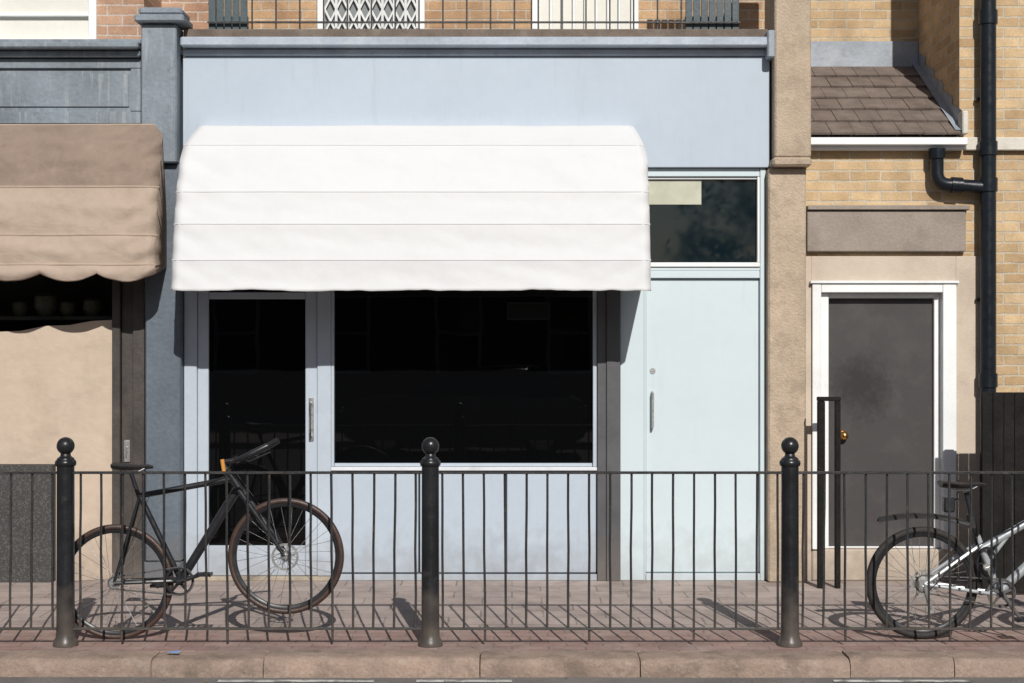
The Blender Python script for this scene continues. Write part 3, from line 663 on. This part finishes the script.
def chain(a,ra,b,rb,y,parent):
    a=Vector(a);b=Vector(b); pts=[]
    for k in range(13): t=math.pi/2+math.pi*k/12; pts.append(Vector((a.x+ra*math.cos(t),y,a.z+ra*math.sin(t))))
    for k in range(13): t=-math.pi/2+math.pi*k/12; pts.append(Vector((b.x+rb*math.cos(t),y,b.z+rb*math.sin(t))))
    pts.append(pts[0]); MB().tube(pts,.0045,6).done('chain','darkpost',parent)
yb=-2.30
def Q(px,py,dy=0,yy=yb): return Vector((X(px,yy),yy+dy,Z(py,yy)))
bk=thing('bicycle',(X(183,yb),yb,0),'matt black single speed bicycle propped behind railing, front wheel raised','bicycle')
RH=Q(116,583);FH=Q(286,556);BB=Q(181,580)
RH.z=.336
s=MB(); ST=Q(139,494); 
s.tube([BB,ST],.017,12); s.tube([ST+Vector((.004,0,-.01)),Q(231,479)],.0175,12); s.tube([Q(238,488),BB],.026,14)
s.tube([Q(226,468),Q(241,491)],.022,14); s.tube([BB+Vector((0,-.035,0)),BB+Vector((0,.035,0))],.026,14)
for y in (-.055,.055):
    s.tube([RH+Vector((0,y,0)),BB+Vector((-.06,y*.75,0)),BB+Vector((0,y*.45,0))],.011,8); s.tube([RH+Vector((0,y,0)),ST+Vector((.0,y*.3,-.03))],.0085,8)
s.done('frame','bikeblack',bk,smooth=True)
s=MB()
s.tube([Q(239,489,-.05),Q(239,489,.05)],.016,10)
for y in (-.052,.052): s.tube([Q(240,489,y),Q(257,513,y),Q(276,540,y),FH+Vector((0,y,0))],[.016,.015,.012,.009],10)
s.done('fork','bikeblack',bk,smooth=True)
wheel('wheel',RH,.340,.034,bk,'rubber_b','bikeblack',28,cog=1)
wheel('wheel',FH,.342,.034,bk,'rubber_b','bikeblack',28,rotor=True,phase=.1)
MB().tube([ST+Vector((.004,0,-.03)),Q(131,473)],.0135,10).done('seat_post','bikeblack',bk,smooth=True)
saddle(Q(133,466),.235,.03,bk)
s=MB(); s.tube([Q(227,470),Q(223,462)],.016,10); s.tube([Q(223,462),Q(236,460)],.014,10); s.tube([Q(236,460,-.03),Q(236,460,.03)],.02,12)
hb=s.done('stem','bikeblack',bk,smooth=True)
s=MB(); s.tube([Q(272,444,-.17),Q(260,450,-.19),Q(244,457,-.18),Q(236,460,-.12),Q(236,460,0),Q(236,460,.12),Q(244,457,.18),Q(260,450,.19),Q(274,442,.17)],[.019,.020,.0145,.0125,.0135,.0125,.0145,.020,.019],10); s.done('handlebar','bikeblack',bk,smooth=True)
s=MB(); 
for y in (-.17,.17): s.tube([Q(248,456,y),Q(254,459,y*1.05),Q(266,454,y*1.05)],.0055,6)
s.done('brake_lever','bikeblack',bk,smooth=True)
s=MB(); s.tube([Q(236,455,.05),Q(229,466,.045),Q(243,485,.05),Q(268,520,.06),Q(283,548,.055)],.0025,5); s.tube([Q(236,455,-.05),Q(225,476,-.03),Q(200,486,-.02),Q(150,496,-.02),Q(122,570,-.05)],.0025,5); s.done('brake_cable','bikeblack',bk)
s=MB(); s.tube([Q(223,459,-.028),Q(225,472,-.028)],.012,10); s.done('reflector','orange',bk,smooth=True)
crank(BB,math.radians(18),bk,'bikeblack')
chain(RH+Vector((0,0,0)),.035,BB,.083,yb-.045,bk)
# ---- silver mountain bicycle
y2=-2.30
b2=thing('bicycle',(X(990,y2),y2,0),'silver mountain bicycle with black mudguard parked behind railing','bicycle')
RH=Q(922,586);RH.z=.331;FH=Q(1104,586);FH.z=.331;BB=Q(999,592)
ST=Q(977,536)
s=MB(); s.tube([BB,ST],.020,12); s.tube([Q(981,549),Q(1030,521),Q(1074,497)],.023,12); s.tube([BB,Q(1082,514)],.028,14); s.tube([Q(1072,490),Q(1084,520)],.025,14)
s.tube([BB+Vector((0,-.036,0)),BB+Vector((0,.036,0))],.028,14); s.tube([Q(985,566),Q(1010,533)],.012,10)
for y in (-.06,.06):
    s.tube([RH+Vector((0,y,0)),BB+Vector((-.08,y*.8,0)),BB+Vector((0,y*.45,0))],.011,8); s.tube([RH+Vector((0,y,0)),Q(965,553,y*.8),Q(980,544,y*.4)],.011,8)
s.done('frame','silver',b2,smooth=True)
s=MB(); s.tube([Q(1084,520),Q(1086,527)],.018,10); s.tube([Q(1086,527,-.06),Q(1086,527,.06)],.018,10)
for y in (-.06,.06): s.tube([Q(1086,527,y),Q(1094,553,y)],.016,10); s.tube([Q(1094,553,y),FH+Vector((0,y,0))],.020,10)
s.done('fork','bikeblack',b2,smooth=True)
wheel('wheel',RH,.331,.042,b2,'rubber','bikeblack',32,rotor=True,cog=2,phase=.05)
wheel('wheel',FH,.331,.042,b2,'rubber','bikeblack',32,rotor=True)
MB().tube([ST+Vector((.006,0,-.05)),Q(966,492)],.0165,10).done('seat_post','bikeblack',b2,smooth=True)
saddle(Q(963,484),.27,.02,b2)
s=MB(); s.tube([Q(1072,490),Q(1068,482)],.016,10); s.tube([Q(1068,482),Q(1082,474)],.016,10)
s.done('stem','bikeblack',b2,smooth=True)
s=MB(); s.tube([Q(1074,466,-.30),Q(1077,468,-.14),Q(1082,474,-.05),Q(1082,474,.05),Q(1077,468,.14),Q(1074,466,.30)],.0135,10); s.done('handlebar','bikeblack',b2,smooth=True)
s=MB(); pts=[Q(974,522),Q(955,517),Q(935,513.5),Q(912,512.5),Q(895,514),Q(878,517)]; ws=[.020,.034,.044,.046,.042,.030]; vs=[];fs=[]
for p,w in zip(pts,ws):
    for k in range(7):
        t=-1+k/3; vs.append(p+Vector((0,w*t,-.022*t*t)))
    for k in range(7):
        t=1-k/3; vs.append(p+Vector((0,w*t,-.022*t*t-.008)))
n=14
for i in range(len(pts)-1):
    for k in range(n): fs.append((i*n+k,i*n+(k+1)%n,(i+1)*n+(k+1)%n,(i+1)*n+k))
fs.append(tuple(range(n)));fs.append(tuple(range(5*n,6*n)))
s.add(vs,fs); s.tube([Q(970,514),Q(973,528)],.026,10); s.tube([Q(968,523),Q(940,518)],.012,8); s.done('mudguard','saddle',b2,smooth=True)
crank(BB,math.radians(-55),b2,'darkpost',Rr=.085)
chain(RH,.05,BB,.082,y2-.047,b2)
s=MB(); s.tube([RH+Vector((0,-.06,-.01)),RH+Vector((.02,-.06,-.08)),RH+Vector((.035,-.06,-.14))],.012,8)
for dz,dx in ((-.085,.015),(-.145,.035)): s.tube([RH+Vector((dx,-.055,dz)),RH+Vector((dx,-.043,dz))],.024,14)
s.done('derailleur','steel',b2,smooth=True)
s=MB(); s.tube([Q(985,566,-.03),Q(985,566,-.055)],.022,10); s.tube([Q(985,566,-.05),BB+Vector((-.06,-.05,.10))],.016,8); s.done('front_derailleur','steel',b2,smooth=True)
s=MB(); s.tube([Q(1078,478,-.06),Q(1055,500,-.04),Q(1010,528,-.03),Q(984,540,-.03),Q(955,560,-.06),Q(925,590,-.07)],.003,5); s.tube([Q(1078,478,.06),Q(1060,515,.04),Q(1020,560,.03),Q(1000,585,.03)],.003,5); s.done('brake_cable','bikeblack',b2)
s=MB(); s.box(Q(943,0).x,Q(954,0).x,y2-.03,y2+.03,Q(0,512).z,Q(0,497).z,.008); s.tube([Q(950,500),Q(968,498)],.006,6); s.done('rear_light','bikeblack',b2,smooth=True)
s=MB(); pts=[Q(984,562,-.05)+Vector((.055*math.cos(t),0,.09*math.sin(t))) for t in [k*2*math.pi/20 for k in range(21)]]; s.tube(pts,.008,6,False); s.done('cable_lock','bikeblack',b2,smooth=True)
# ---------------------------------------------------------------- across the street (reflected in the shop glass)
for x0,x1 in ((-32,3.2),(9.5,34)):
    op=thing('terraced_building',((x0+x1)/2,-34,0),'sooty brick terrace across the street facing the shops','building')
    mb=MB(); mb.box(x0,x1,-38,-30,-.1,7.6,0); mb.done('wall','brick_d',op)
    mb=MB(); mb.box(x0,x1,-30,-29.85,7.3,7.62); mb.done('cornice','coping',op)
    x=x0+1.6
    while x<x1-1:
        for z in (.9,4.2):
            w=MB(); w.box(x-.6,x+.6,-30,-29.92,z,z+.08); w.box(x-.6,x-.52,-30,-29.94,z+.08,z+2.1); w.box(x+.52,x+.6,-30,-29.94,z+.08,z+2.1); w.box(x-.52,x+.52,-30,-29.94,z+2.02,z+2.1); w.box(x-.52,x+.52,-30,-29.94,z+1.05,z+1.11)
            wo=w.done('window','white',op)
            MB().box(x-.52,x+.52,-30,-29.97,z+.08,z+2.02,0).done('pane','glass2',wo)
        x+=2.9
tr=thing('tree',(6.6,-25,0),'leafy street tree across the road between terraces','tree')
mb=MB(); mb.tube([(6.6,-25,-.1),(6.55,-25,1.5),(6.7,-25.1,3.2),(6.6,-25,5)],[.2,.16,.13,.06],10)
for a in range(6):
    t=a*1.05; mb.tube([(6.63,-25,2.4+a*.3),(6.63+.9*math.cos(t),-25+.9*math.sin(t),3.6+a*.3),(6.63+1.5*math.cos(t),-25+1.5*math.sin(t),4.3+a*.3)],[.07,.04,.015],6)
mb.done('trunk','bark',tr,smooth=True)
mb=MB(); random.seed(5); cl=[(6.3+random.uniform(-2.2,2.2),-25+random.uniform(-1.5,1.5),random.uniform(2.8,6.2),random.uniform(.4,.8)) for _ in range(34)]
for (cx,cy,cz,cr) in cl:
    for k in range(110):
        d=Vector((random.gauss(0,1),random.gauss(0,1),random.gauss(0,1))).normalized()*cr*random.uniform(.5,1); p=Vector((cx,cy,cz))+d
        u=Vector((random.gauss(0,1),random.gauss(0,1),random.gauss(0,1))).normalized()*.09; v=u.cross(d).normalized()*.05
        mb.add([p-u,p-v,p+u,p+v],[(0,1,2,3)])
mb.done('crown','foliage',tr)
# parked car by the far kerb
cx=-.75
car=thing('parked_car',(cx,-14.7,-.1),'dark silver hatchback parked along the far kerb','car')
cy0,cy1=-15.6,-13.9; g=-.096
mb=MB(); mb.extr([(cx-2.0,g+.35),(cx-2.02,g+.6),(cx-1.95,g+.85),(cx-1.1,g+.98),(cx+1.6,g+.98),(cx+1.95,g+.85),(cx+1.98,g+.35),(cx+1.8,g+.22),(cx-1.8,g+.22)],cy0,cy1,.05); mb.done('body','carpaint',car,smooth=True)
mb=MB(); mb.extr([(cx-1.0,g+.97),(cx-.35,g+1.42),(cx+1.15,g+1.45),(cx+1.75,g+.97)],cy0+.06,cy1-.06,.05,.25); cab=mb.done('cabin','carpaint',car,smooth=True)
mb=MB()
for yy,sg in ((cy1-.075,1),(cy0+.075,-1)):
    for poly in ([(cx-.78,g+1.02),(cx-.28,g+1.37),(cx+.30,g+1.38),(cx+.30,g+1.02)],[(cx+.36,g+1.02),(cx+.36,g+1.38),(cx+1.08,g+1.38),(cx+1.5,g+1.02)]):
        vs=[(x,yy-sg*(.79*.25*(z-g-.97)/.48)+sg*.018,z) for x,z in poly]; mb.add(vs,[(0,1,2,3)])
mb.done('window','glass2',car)
for wx in (cx-1.28,cx+1.22):
    for yy in (cy0+.10,cy1-.10):
        t=MB(); t.ring((wx,yy,g+.31),[(.20,-.09),(.31,-.09),(.315,0),(.31,.09),(.20,.09)],32); wo=t.done('wheel','rubber',car,smooth=True)
        t=MB(); t.ring((wx,yy,g+.31),[(.0005,-.085),(.20,-.095),(.20,.095),(.0005,.085)],24); t.done('rim','steel',wo,smooth=True)
for yy in (cy0+.25,cy1-.25):
    mb=MB(); mb.box(cx-2.03,cx-1.93,yy-.14,yy+.14,g+.62,g+.78,.02); mb.done('headlight','steel',car)
    mb=MB(); mb.box(cx+1.93,cx+1.99,yy-.10,yy+.10,g+.62,g+.80,.02); mb.done('tail_light','red',car)
# ---------------------------------------------------------------- light
W=bpy.data.worlds.new("World"); bpy.context.scene.world=W; W.use_nodes=True
nt=W.node_tree; bg=nt.nodes['Background']; sk=nt.nodes.new('ShaderNodeTexSky'); sk.sky_type='NISHITA'; sk.sun_disc=False
L=Vector((-.31,1.70,-1.20)).normalized()
el=math.asin(-L.z); az=math.atan2(-L.x,-L.y)
sk.sun_elevation=el; sk.sun_rotation=az
nt.links.new(sk.outputs[0],bg.inputs[0]); bg.inputs[1].default_value=.06
ld=bpy.data.lights.new('sun','SUN'); ld.energy=4.55; ld.angle=math.radians(.5); ld.color=(1,.96,.90)
lo=bpy.data.objects.new('sun',ld); C.objects.link(lo); lo.rotation_euler=L.to_track_quat('-Z','Y').to_euler(); lo.location=(3,-15,12)
cd=bpy.data.cameras.new('camera'); cd.sensor_width=36; cd.lens=F/1024*36; cd.clip_end=1500; cd.clip_start=.1
co=bpy.data.objects.new('camera',cd); C.objects.link(co); co.location=(0,-CAMD,H); co.rotation_euler=(math.radians(90),0,0)
sce=bpy.context.scene; sce.camera=co
sce.view_settings.view_transform='Standard'; sce.view_settings.look='None'; sce.view_settings.exposure=0
